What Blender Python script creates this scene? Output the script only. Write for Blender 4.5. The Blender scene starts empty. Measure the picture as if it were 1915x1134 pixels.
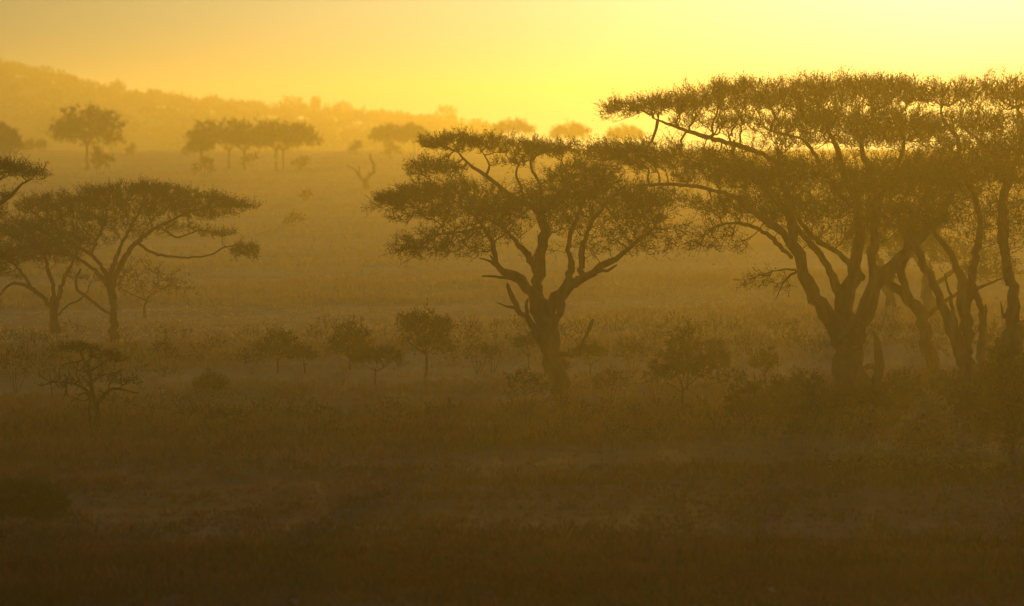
import bpy, math
import numpy as np
from mathutils import Vector

# ------------------------------------------------------------------ camera, sky, sun, exposure
W, H = 1915.0, 1134.0          # the photograph's pixels
F = 8000.0                     # focal length in those pixels
HC = 11.7                      # eye height above the valley floor
HY = 260.0                     # row of the true horizon

scn = bpy.context.scene
cam_d = bpy.data.cameras.new('camera')
cam_d.sensor_width = 36.0
cam_d.lens = 36.0 * F / W
cam_d.shift_y = -(H / 2 - HY) / W
cam_d.clip_start = 0.5
cam_d.clip_end = 8000
cam_d.dof.use_dof = True
cam_d.dof.focus_distance = 205.0
cam_d.dof.aperture_fstop = 0.8
cam = bpy.data.objects.new('camera', cam_d)
cam.location = (0, 0, HC)
cam.rotation_euler = (math.radians(90), 0, 0)
scn.collection.objects.link(cam)
scn.camera = cam

GLOW = (7.0, 17.0, 13.0, 1)
SUN_EL = math.radians(3.6)
SUN_AZ = math.radians(6.4)     # to the right of the view axis
world = bpy.data.worlds.new('World')
scn.world = world
world.use_nodes = True
wn, wl = world.node_tree.nodes, world.node_tree.links
wn.clear()
sky = wn.new('ShaderNodeTexSky')
sky.sky_type = 'NISHITA'
sky.sun_disc = False
sky.sun_elevation = SUN_EL
sky.sun_rotation = SUN_AZ
sky.air_density = 1.0
sky.dust_density = 8.0
sky.ozone_density = 1.0
tint = wn.new('ShaderNodeMix'); tint.data_type = 'RGBA'; tint.blend_type = 'MULTIPLY'
tint.inputs[0].default_value = 1.0
tint.inputs[7].default_value = (0.56, 0.86, 1.6, 1)
# the dusty aureole round the low sun, fading with the angle from it
tco = wn.new('ShaderNodeTexCoord')
dot = wn.new('ShaderNodeVectorMath'); dot.operation = 'DOT_PRODUCT'
dot.inputs[1].default_value = (math.sin(SUN_AZ) * math.cos(SUN_EL), math.cos(SUN_AZ) * math.cos(SUN_EL), math.sin(SUN_EL))
acs = wn.new('ShaderNodeMath'); acs.operation = 'ARCCOSINE'
fal = wn.new('ShaderNodeMath'); fal.operation = 'MULTIPLY'; fal.inputs[1].default_value = -1 / math.radians(6.2)
ex = wn.new('ShaderNodeMath'); ex.operation = 'EXPONENT'
gl = wn.new('ShaderNodeMix'); gl.data_type = 'RGBA'; gl.inputs[6].default_value = (0, 0, 0, 1); gl.inputs[7].default_value = GLOW
glow_add = wn.new('ShaderNodeMix'); glow_add.data_type = 'RGBA'; glow_add.blend_type = 'ADD'; glow_add.inputs[0].default_value = 1
wl.new(tco.outputs['Generated'], dot.inputs[0]); wl.new(dot.outputs['Value'], acs.inputs[0]); wl.new(acs.outputs[0], fal.inputs[0])
wl.new(fal.outputs[0], ex.inputs[0]); wl.new(ex.outputs[0], gl.inputs[0]); wl.new(gl.outputs[2], glow_add.inputs[7])
bg = wn.new('ShaderNodeBackground'); bg.inputs[1].default_value = 0.15
wo = wn.new('ShaderNodeOutputWorld')
wl.new(sky.outputs[0], tint.inputs[6]); wl.new(tint.outputs[2], glow_add.inputs[6]); wl.new(glow_add.outputs[2], bg.inputs[0]); wl.new(bg.outputs[0], wo.inputs[0])

sun_d = bpy.data.lights.new('sun', 'SUN')
sun_d.energy = 1.52
sun_d.angle = math.radians(0.6)
sun_d.color = (1.0, 0.515, 0.02)
sun = bpy.data.objects.new('sun', sun_d)
sv = Vector((math.sin(SUN_AZ) * math.cos(SUN_EL), math.cos(SUN_AZ) * math.cos(SUN_EL), math.sin(SUN_EL)))
sun.rotation_euler = sv.to_track_quat('Z', 'Y').to_euler()
sun.location = (20, 300, 60)
scn.collection.objects.link(sun)

scn.view_settings.view_transform = 'Standard'
scn.view_settings.look = 'None'
scn.view_settings.exposure = -0.75
scn.view_settings.gamma = 1
scn.render.engine = 'CYCLES'
scn.cycles.max_bounces = 6
scn.cycles.diffuse_bounces = 2
scn.cycles.volume_bounces = 1
scn.cycles.use_denoising = True
scn.render.film_transparent = False

# ------------------------------------------------------------------ helpers
rng = np.random.default_rng(11)
C = scn.collection


def wave(x, y, k, seed, octaves=4):
    """Cheap smooth noise in about -1..1."""
    r = np.random.default_rng(seed)
    x = np.asarray(x, float); y = np.asarray(y, float)
    out = np.zeros(np.broadcast(x, y).shape)
    amp, tot = 1.0, 0.0
    for o in range(octaves):
        for j in range(3):
            a = r.uniform(0, 2 * math.pi); p = r.uniform(0, 2 * math.pi)
            out = out + amp * np.sin((x * math.cos(a) + y * math.sin(a)) * k + p + 0.8 * np.sin(y * k * .6 + p * 2))
        tot += amp * 1.8
        amp *= .55; k *= 2.03
    return out / tot


_D = np.arange(-200, 3200, 1.0)
_kD = [-200, 0, 40, 80, 195, 300, 400, 500, 663, 805, 880, 1100, 1400, 3200]
_kz = [9.7, 9.7, 3.0, 0.0, 0.0, 1.0, 2.8, 4.6, 6.9, 9.0, 9.25, 6.0, 5.0, 4.0]
_z = np.interp(_D, _kD, _kz)
_ker = np.hanning(41); _ker /= _ker.sum()
_zs = np.convolve(np.pad(_z, 20, mode='edge'), _ker, mode='valid')


def ground_z(x, y):
    x = np.asarray(x, float); y = np.asarray(y, float)
    z = np.interp(y, _D, _zs)
    fade = np.clip((y - 60) / 60, 0, 1)
    return z + fade * (.16 * wave(x, y * .8, .045, 3, 3) + .05 * wave(x, y, .4, 4, 2))


def depth_of(px, py):
    """Depth at which the ground shows at pixel (px, py)."""
    d = np.arange(85, 880, .5)
    yy = HY + (HC - ground_z((px - W / 2) * d / F, d)) * F / d
    return float(d[np.argmin(np.abs(yy - py))])


def at(px, py, d):
    return np.array([(px - W / 2) * d / F, d, HC + (HY - py) * d / F])


def mesh_quads(name, v, q, smooth=False):
    v = np.ascontiguousarray(v, dtype=np.float32); q = np.ascontiguousarray(q, dtype=np.int32)
    me = bpy.data.meshes.new(name)
    me.vertices.add(len(v)); me.vertices.foreach_set('co', v.ravel())
    me.loops.add(q.size); me.loops.foreach_set('vertex_index', q.ravel())
    me.polygons.add(len(q)); me.polygons.foreach_set('loop_start', np.arange(0, q.size, 4, dtype=np.int32))
    if smooth:
        me.polygons.foreach_set('use_smooth', np.ones(len(q), dtype=bool))
    me.update(calc_edges=True)
    return me


def link(name, me, mat, parent=None):
    o = bpy.data.objects.new(name, me)
    if mat is not None and len(me.materials) == 0:
        me.materials.append(mat)
    o.parent = parent
    C.objects.link(o)
    return o


def thing(name, label, cat, loc, group=None):
    o = bpy.data.objects.new(name, None)
    o.empty_display_size = .5
    o.location = loc
    o['label'] = label; o['category'] = cat
    if group:
        o['group'] = group
    C.objects.link(o)
    return o


# ------------------------------------------------------------------ materials
def material(name, c1, c2, scale, rough=.9, translucent=0.0, bump=0.0, stretch=(1, 1, 1), c3=None):
    m = bpy.data.materials.new(name); m.use_nodes = True
    n, l = m.node_tree.nodes, m.node_tree.links
    n.clear()
    out = n.new('ShaderNodeOutputMaterial')
    geo = n.new('ShaderNodeNewGeometry')
    mp = n.new('ShaderNodeMapping'); mp.inputs['Scale'].default_value = stretch
    l.new(geo.outputs['Position'], mp.inputs[0])
    no = n.new('ShaderNodeTexNoise'); no.inputs['Scale'].default_value = scale; no.inputs['Detail'].default_value = 6
    l.new(mp.outputs[0], no.inputs['Vector'])
    ra = n.new('ShaderNodeValToRGB')
    ra.color_ramp.elements[0].position = .32; ra.color_ramp.elements[0].color = (*c1, 1)
    ra.color_ramp.elements[1].position = .68; ra.color_ramp.elements[1].color = (*c2, 1)
    if c3:
        e = ra.color_ramp.elements.new(.52); e.color = (*c3, 1)
    l.new(no.outputs[0], ra.inputs[0])
    b = n.new('ShaderNodeBsdfPrincipled'); b.inputs['Roughness'].default_value = rough
    b.inputs['Specular IOR Level'].default_value = .15
    l.new(ra.outputs[0], b.inputs['Base Color'])
    if bump:
        bu = n.new('ShaderNodeBump'); bu.inputs['Strength'].default_value = bump; bu.inputs['Distance'].default_value = .05
        n2 = n.new('ShaderNodeTexNoise'); n2.inputs['Scale'].default_value = scale * 6; n2.inputs['Detail'].default_value = 4
        l.new(mp.outputs[0], n2.inputs['Vector'])
        l.new(n2.outputs[0], bu.inputs['Height']); l.new(bu.outputs[0], b.inputs['Normal'])
    if translucent:
        t = n.new('ShaderNodeBsdfTranslucent'); l.new(ra.outputs[0], t.inputs[0])
        mx = n.new('ShaderNodeMixShader'); mx.inputs[0].default_value = translucent
        l.new(b.outputs[0], mx.inputs[1]); l.new(t.outputs[0], mx.inputs[2]); l.new(mx.outputs[0], out.inputs[0])
    else:
        l.new(b.outputs[0], out.inputs[0])
    return m


M_BARK = material('bark', (.085, .042, .024), (.17, .085, .05), 3.0, bump=.8, stretch=(1, 1, .25))
M_DARK = material('thorn_bark', (.018, .012, .008), (.04, .026, .018), 3.0, bump=.6, stretch=(1, 1, .25))
M_DEAD = material('dead_wood', (.12, .09, .065), (.20, .16, .12), 3.0, bump=.4, stretch=(1, 1, .25))
M_LEAF = material('acacia_leaf', (.045, .05, .018), (.085, .08, .03), .8, translucent=.25)
M_SHRUB = material('shrub_leaf', (.05, .05, .022), (.10, .085, .035), 1.2, translucent=.25)
M_WOOD = material('far_wood_leaf', (.05, .045, .02), (.10, .08, .035), .12, translucent=.1)
M_GRASS = material('dry_grass', (.06, .019, .011), (.24, .080, .044), .2, translucent=.5, c3=(.13, .043, .024), stretch=(.45, 1, 1))
M_RIM = material('rimlit_shrub_leaf', (.34, .25, .09), (.55, .42, .17), 1.2, translucent=.6)  # shrub leaf made paler, the backlit rim is put into its colour
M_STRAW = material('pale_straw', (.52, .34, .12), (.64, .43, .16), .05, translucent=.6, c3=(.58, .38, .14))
M_GROUND = material('savanna_soil', (.055, .016, .010), (.18, .056, .034), .12, rough=1, bump=.5, stretch=(.35, 1.0, 1), c3=(.11, .034, .020))
def straw_haze(m, d0, d1, k):
    # paler far straw, with the glow of haze behind the trees painted into it
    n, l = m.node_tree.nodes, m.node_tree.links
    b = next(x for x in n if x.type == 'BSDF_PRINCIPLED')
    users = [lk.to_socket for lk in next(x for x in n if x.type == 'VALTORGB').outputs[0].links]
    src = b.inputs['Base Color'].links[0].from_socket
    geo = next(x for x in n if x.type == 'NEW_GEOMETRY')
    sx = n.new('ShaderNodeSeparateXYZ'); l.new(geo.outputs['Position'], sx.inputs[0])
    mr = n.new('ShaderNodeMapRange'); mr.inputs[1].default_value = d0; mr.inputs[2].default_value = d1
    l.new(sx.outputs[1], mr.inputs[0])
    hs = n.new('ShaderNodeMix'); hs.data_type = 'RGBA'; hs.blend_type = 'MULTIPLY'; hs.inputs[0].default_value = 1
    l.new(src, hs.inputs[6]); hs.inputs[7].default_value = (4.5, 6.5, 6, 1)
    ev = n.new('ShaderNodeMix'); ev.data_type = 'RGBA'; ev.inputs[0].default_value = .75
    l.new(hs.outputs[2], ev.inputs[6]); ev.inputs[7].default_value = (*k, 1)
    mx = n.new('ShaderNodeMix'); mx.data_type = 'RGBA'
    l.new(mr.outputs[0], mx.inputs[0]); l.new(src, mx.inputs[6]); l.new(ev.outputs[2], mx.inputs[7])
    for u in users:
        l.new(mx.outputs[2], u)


straw_haze(M_GROUND, 135, 310, (.50, .31, .08))
straw_haze(M_GRASS, 135, 300, (.60, .38, .11))
M_HILL = material('hill_soil', (.08, .055, .03), (.15, .105, .055), .03, rough=1)
M_GLINT = material('pale_glint', (.38, .30, .20), (.55, .45, .32), 4.0, bump=.4)

# ------------------------------------------------------------------ ground and hill
rows = np.concatenate([np.arange(-120, 85, 8), np.arange(85, 320, 1.5), np.arange(320, 900, 6), np.arange(900, 2600, 40)])
us = np.concatenate([np.linspace(-1, -.16, 26), np.linspace(-.155, .155, 120), np.linspace(.16, 1, 26)])
YY, UU = np.meshgrid(rows, us, indexing='ij')
half = np.interp(rows, [-120, 100, 1500, 2600], [420, 420, 1000, 1000])
XX = UU * half[:, None]
# keep the columns of the view evenly spaced
ZZ = ground_z(XX, YY)
nr, nc = XX.shape
idx = np.arange(nr * nc).reshape(nr, nc)
q = np.stack([idx[:-1, :-1], idx[:-1, 1:], idx[1:, 1:], idx[1:, :-1]], -1).reshape(-1, 4)
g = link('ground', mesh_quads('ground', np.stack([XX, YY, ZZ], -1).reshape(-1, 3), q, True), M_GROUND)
g['kind'] = 'structure'

RIDGE_D = 1600.0
rp_x = np.array([-2500, -900, -300, 0, 100, 200, 350, 500, 700, 850, 1000, 1130, 1400, 1915, 2600, 4200], float)
rp_y = np.array([125, 118, 126, 138, 158, 190, 208, 220, 234, 250, 268, 284, 292, 296, 296, 296], float)


def hill_z(x, y):
    px = x * F / RIDGE_D + W / 2
    top = HC + (HY - np.interp(px, rp_x, rp_y)) * RIDGE_D / F
    s = np.clip((y - 960) / (RIDGE_D - 960), 0, 1); s = s * s * (3 - 2 * s)
    b = np.clip((y - RIDGE_D) / 700, 0, 1)
    base = 3.0
    return base + (top - base) * s * (1 - b * b) + .5 * wave(x, y, .02, 8, 3) * s


hx = np.linspace(-620, 620, 220); hy = np.linspace(950, 2300, 70)
HXX, HYY = np.meshgrid(hx, hy, indexing='xy')
HZZ = hill_z(HXX, HYY)
nr, nc = HXX.shape
idx = np.arange(nr * nc).reshape(nr, nc)
q = np.stack([idx[:-1, :-1], idx[:-1, 1:], idx[1:, 1:], idx[1:, :-1]], -1).reshape(-1, 4)
h = link('hill', mesh_quads('hill', np.stack([HXX, HYY, HZZ], -1).reshape(-1, 3), q, True), M_HILL)
h['kind'] = 'structure'


# ------------------------------------------------------------------ plant builders
def unit(v):
    return v / np.maximum(np.linalg.norm(v, axis=-1, keepdims=True), 1e-9)


def resample(pts, step):
    """Catmull-Rom through pts (n x k) at about `step` metres."""
    pts = np.asarray(pts, float)
    P = np.vstack([2 * pts[0] - pts[1], pts, 2 * pts[-1] - pts[-2]])
    out = [pts[0]]
    for i in range(1, len(P) - 2):
        p0, p1, p2, p3 = P[i - 1], P[i], P[i + 1], P[i + 2]
        n = max(2, int(np.linalg.norm((p2 - p1)[:3]) / step))
        for t in np.linspace(0, 1, n + 1)[1:]:
            out.append(.5 * (2 * p1 + (p2 - p0) * t + (2 * p0 - 5 * p1 + 4 * p2 - p3) * t * t + (3 * p1 - p0 - 3 * p2 + p3) * t ** 3))
    return np.array(out)


def tube(path, rad, sides=8, rough=.08, seed=0, broken=False):
    """Gnarled tube with closed ends."""
    r = np.random.default_rng(seed)
    n = len(path)
    tan = unit(np.gradient(path, axis=0))
    ref = np.array([0.3, 1.0, .1]) if abs(tan[0][1]) < .8 else np.array([1.0, 0, 0])
    vs = []
    a = np.linspace(0, 2 * math.pi, sides, endpoint=False)
    ph = r.uniform(0, 6.3, 4)
    L = np.concatenate([[0], np.cumsum(np.linalg.norm(np.diff(path, axis=0), axis=1))])
    u = unit(np.cross(tan[0], ref))
    for i in range(n):
        u = unit(u - tan[i] * np.dot(u, tan[i])); w = np.cross(tan[i], u)
        m = 1 + rough * (np.sin(2 * a + ph[0] + L[i] * 1.1) + .6 * np.sin(3 * a + ph[1] - L[i] * 1.7) + .7 * math.sin(L[i] * 3.1 + ph[2])) + r.normal(0, rough * .35, sides)
        vs.append(path[i] + rad[i] * m[:, None] * (np.cos(a)[:, None] * u + np.sin(a)[:, None] * w))
    if broken:
        tip = path[-1] + tan[-1] * rad[-1] * r.uniform(.3, 2.2, sides)[:, None] + (vs[-1] - path[-1]) * .45
    else:
        tip = path[-1] + tan[-1] * rad[-1] * 1.2 + (vs[-1] - path[-1]) * .1
    vs.append(tip)
    V = np.array(vs).reshape(-1, 3)
    n1 = len(vs)
    i0 = np.arange((n1 - 1) * sides).reshape(n1 - 1, sides)
    nxt = np.roll(i0, -1, axis=1)
    Q = np.stack([i0, nxt, nxt + sides, i0 + sides], -1).reshape(-1, 4)
    last = (n1 - 1) * sides
    caps = [[last, last + k, last + k + 1, last + k + 2] for k in range(1, sides - 2, 2)]
    return V, np.vstack([Q, np.array(caps, dtype=int)])


def prisms(a, b, ra, rb):
    """Three-sided tapered twigs from a to b."""
    d = unit(b - a)
    ref = np.where(np.abs(d[:, 2:3]) < .9, np.array([[0, 0, 1.0]]), np.array([[1.0, 0, 0]]))
    u = unit(np.cross(d, ref)); w = np.cross(d, u)
    n = len(a)
    ring = [u, -.5 * u + .87 * w, -.5 * u - .87 * w]
    V = np.stack([a + k * ra[:, None] for k in ring] + [b + d * rb[:, None] * .5 + k * rb[:, None] for k in ring], 1)
    base = (np.arange(n) * 6)[:, None]
    Q = np.stack([base + np.array([[k, (k + 1) % 3, 3 + (k + 1) % 3, 3 + k]]) for k in range(3)], 1).reshape(-1, 4)
    return V.reshape(-1, 3), Q


def shoots(base, dirs, length, r, leaves=5, leaf_len=.10, leaf_w=.035, stem=.012):
    """Short leafy shoots: a thin stem sliver pair and small rhombic leaf sprays."""
    n = len(base)
    d = unit(dirs)
    ref = unit(r.normal(size=(n, 3)))
    u = unit(np.cross(d, ref)); w = np.cross(d, u)
    bend = u * (length * r.uniform(-.25, .25, n))[:, None] + np.array([0, 0, 1.0]) * (length * r.uniform(-.08, .16, n))[:, None]
    tip = base + d * length[:, None] + bend
    midp = base + d * (length * .5)[:, None] + bend * .25
    V, Q = [], []
    off = 0
    for s in (u,):
        V.append(np.stack([base - s * stem, base + s * stem, midp + s * stem * .8, midp - s * stem * .8, tip], 1).reshape(-1, 3))
        Q.append(off + (np.arange(n) * 5)[:, None] + np.array([[0, 1, 2, 3]]))
        off += n * 5
    for k in range(leaves):
        t = r.uniform(.15, 1.0, n)
        p = base + d * (length * t)[:, None] + bend * (t * t)[:, None]
        ang = r.uniform(0, 2 * math.pi, n)
        side = u * np.cos(ang)[:, None] + w * np.sin(ang)[:, None]
        e = r.uniform(.5, 1.25, n)[:, None]
        ld = unit(d * np.cos(e) + side * np.sin(e))
        nn = unit(np.cross(ld, unit(r.normal(size=(n, 3)))))
        ll = (leaf_len * r.uniform(.6, 1.4, n))[:, None]; lw = (leaf_w * r.uniform(.6, 1.3, n))[:, None]
        V.append(np.stack([p, p + ld * ll * .45 + nn * lw * .5, p + ld * ll, p + ld * ll * .45 - nn * lw * .5], 1).reshape(-1, 3))
        Q.append(off + (np.arange(n) * 4)[:, None] + np.array([[0, 1, 2, 3]]))
        off += n * 4
    # tip leaf
    V.append(np.stack([midp - u * leaf_w * .3, tip, midp + u * leaf_w * .3, midp + w * leaf_w * .2], 1).reshape(-1, 3))
    Q.append(off + (np.arange(n) * 4)[:, None] + np.array([[0, 3, 2, 1]]))
    return np.vstack(V), np.vstack(Q)


def pad_points(p, D, r, more=1.0):
    """Attractor points of a foliage pad: (cx, cy, rx, ry, n) in photo pixels plus options."""
    cx, cy, rx, ry, n = p[:5]
    n = int(n * more)
    o = p[5] if len(p) > 5 else {}
    s = D / F
    rz = o.get('deep', min(max(rx * s * .75, .5), 4.2))
    dd = o.get('dd', 0.0)
    rad = np.sqrt(r.uniform(0, 1, n)); ang = r.uniform(0, 2 * math.pi, n)
    ux, uy = rad * np.cos(ang), rad * np.sin(ang)
    top = np.sqrt(np.maximum(1 - rad ** 2, 0)) * .85 + .15
    lump = .42 * wave(ux * 3, uy * 3, 1.6, int(abs(cx) * 7 + cy), 3)
    k = r.uniform(0, 1, n) ** o.get('bias', .75)
    zz = top * (-.75 + 1.75 * k) + lump
    ux = ux * 1.06 + r.normal(0, .13, n); uy = uy + r.normal(0, .1, n); zz = zz + r.normal(0, .2, n)
    far = r.uniform(0, 1, n) < .12
    ux = np.clip(np.where(far, ux * 1.2, ux), -1.28, 1.28); zz = np.where(far, zz - .25 * np.abs(r.normal(0, 1, n)), zz)
    sag = o.get('sag', 0.0) * ux            # pixel slope
    tilt = o.get('droop', 0.0) * rad ** 2
    dep = D + dd + uy * rz
    pts = np.stack([(cx + ux * rx - W / 2) * dep / F, dep, HC + (HY - (cy - zz * ry + sag + tilt * ry)) * dep / F], 1)
    leaf = np.full(n, float(o.get('leaf', 1.0)))
    up = np.full(n, float(o.get('up', .3)))
    return pts, leaf, up


def build_plant(name, label, cat, base, D, limbs, pads, group=None, seed=1, leaf_mat=None, bark=None, sh=8, shlen=(.22, .75),
                leaves=3, leaf=(.11, .034), stem=.008, twig=.0058, bf=.35, flare=1.25, limb_sides=9, wiggle=.25, ground=True, heart_px=None, spray=.55, more=1.0, thick=1.0):
    """limbs: list of dict(pts=[(px, py, depth offset)], r=(r0, r1), part=..., grow=True, broken=False)."""
    r = np.random.default_rng(seed)
    bz = float(ground_z((base[0] - W / 2) * D / F, D)) if ground else at(base[0], base[1], D)[2]
    org = np.array([(base[0] - W / 2) * D / F, D, bz])
    root = thing(name, label, cat, org, group)
    gpos, grad = [], []
    first = True
    for li, lb in enumerate(limbs):
        pts = np.array([np.append(at(p[0], p[1], D + (p[2] if len(p) > 2 else 0)), 0) for p in lb['pts']])
        rr = np.linspace(0, 1, len(pts)) if len(lb['r']) == 2 else None
        rads = (lb['r'][0] + (lb['r'][1] - lb['r'][0]) * rr) if rr is not None else np.array(lb['r'])
        rads = rads * (thick)
        pts[:, 3] = rads
        if first and ground:
            pts[0, 2] = bz - .4
        step = max(.18, min(.4, rads.max()))
        ps = resample(pts, step)
        path, rad = ps[:, :3], np.maximum(ps[:, 3], .004)
        jit = r.normal(0, 1, path.shape) * (rad * wiggle)[:, None]
        jit[0] = 0
        path = path + jit
        if first and ground:
            hgt = path[:, 2] - bz
            rad = rad * (1 + (flare - 1) * np.clip(1 - hgt / (rads[0] * 4 + .1), 0, 1) ** 2)
        V, Q = tube(path, rad, limb_sides if rads.max() > .06 else 6, .12, seed * 31 + li, lb.get('broken', False))
        link(lb.get('part', 'trunk' if first else 'limb'), mesh_quads('limb', V - org, Q, True), bark or M_BARK, root)
        if lb.get('grow', not first):
            lo = lb.get('from', .25)
            k0 = int(len(path) * lo)
            gpos.append(path[k0:]); grad.append(rad[k0:])
        elif len(limbs) == 1:
            gpos.append(path[-2:]); grad.append(rad[-2:])
        first = False
    if not pads:
        return root
    pts, lf, up = [np.concatenate(x) for x in zip(*[pad_points(p, D, r, more) for p in pads])]
    gpos = np.vstack(gpos); grad = np.concatenate(grad)
    n0 = len(gpos); n = len(pts)
    # grow: join every crown point to the nearest branch, with a price for long detours
    pos = np.vstack([gpos, pts]); par = np.full(n0 + n, -1); plen = np.zeros(n0 + n)
    best = np.full(n, 1e9); bi = np.zeros(n, int)
    for i in range(n0):
        c = np.linalg.norm(pts - gpos[i], axis=1) * (1.0 if grad[i] < .25 else 1.3)
        m = c < best; best[m] = c[m]; bi[m] = i
    done = np.zeros(n, bool)
    order = []
    for _ in range(n):
        c = np.where(done, 1e9, best); j = int(np.argmin(c))
        done[j] = True; order.append(j); par[n0 + j] = bi[j]
        plen[n0 + j] = plen[bi[j]] + np.linalg.norm(pos[n0 + j] - pos[bi[j]])
        c = np.linalg.norm(pts - pts[j], axis=1) + bf * plen[n0 + j]
        m = (c < best) & ~done; best[m] = c[m]; bi[m] = n0 + j
    area = np.full(n0 + n, 0.0)
    for j in reversed(order):
        k = n0 + j
        area[k] = max(area[k], 0) + twig ** 2.2
        area[par[k]] += area[k]
    rad = area ** (1 / 2.2)
    ch = n0 + np.array(order)
    pa = par[ch]
    ra = np.minimum(rad[pa], rad[ch] * 1.25); rb = rad[ch]
    root_e = pa < n0
    ra[root_e] = rb[root_e] * 1.25
    # bend every long twig at its middle
    A, B = pos[pa], pos[ch]
    ln = np.linalg.norm(B - A, axis=1)
    mid = (A + B) / 2 + r.normal(0, 1, A.shape) * (ln * .11)[:, None] + np.array([0, 0, -1.0]) * (ln * .07)[:, None]
    rm = (ra + rb) / 2
    lng = (ln > .35) & (rb > twig * 1.05)          # short or end twigs stay straight
    mid = np.where(lng[:, None], mid, (A + B) / 2)
    V1, Q1 = prisms(A, np.where(lng[:, None], mid, B), ra, np.where(lng, rm, rb)); V2, Q2 = prisms(mid[lng], B[lng], rm[lng], rb[lng])
    link('branches', mesh_quads('branches', np.vstack([V1, V2]) - org, np.vstack([Q1, Q2 + len(V1)]), True), bark or M_BARK, root)['kind'] = 'stuff'
    # foliage
    ed = unit(B - A)
    cnt = np.maximum(r.poisson(sh * lf[np.array(order)]), 0)
    rep = np.repeat(np.arange(len(order)), cnt)
    if len(rep):
        t = r.uniform(.0, 1.0, len(rep))[:, None]
        bs = np.where(t < .5, A[rep] + (mid[rep] - A[rep]) * t * 2, mid[rep] + (B[rep] - mid[rep]) * (t - .5) * 2)
        far = np.minimum(1, .9 / np.maximum(ln[rep], .01))[:, None]
        bs = np.where(r.uniform(size=(len(rep), 1)) < far, bs, B[rep])
        heart = np.array([org[0] if heart_px is None else at(heart_px[0], heart_px[1], D)[0], D, pts[:, 2].min() if heart_px is None else at(heart_px[0], heart_px[1], D)[2]])
        radial = unit(bs - heart)
        dr = radial * spray + ed[rep] * .4 + np.array([0, 0, 1.0]) * up[np.array(order)][rep][:, None] + unit(r.normal(size=(len(rep), 3))) * .75
        V, Q = shoots(bs, dr, r.uniform(*shlen, len(rep)), r, leaves, leaf[0], leaf[1], stem)
        link('crown', mesh_quads('crown', V - org, Q), leaf_mat or M_LEAF, root)['kind'] = 'stuff'
    return root


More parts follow.
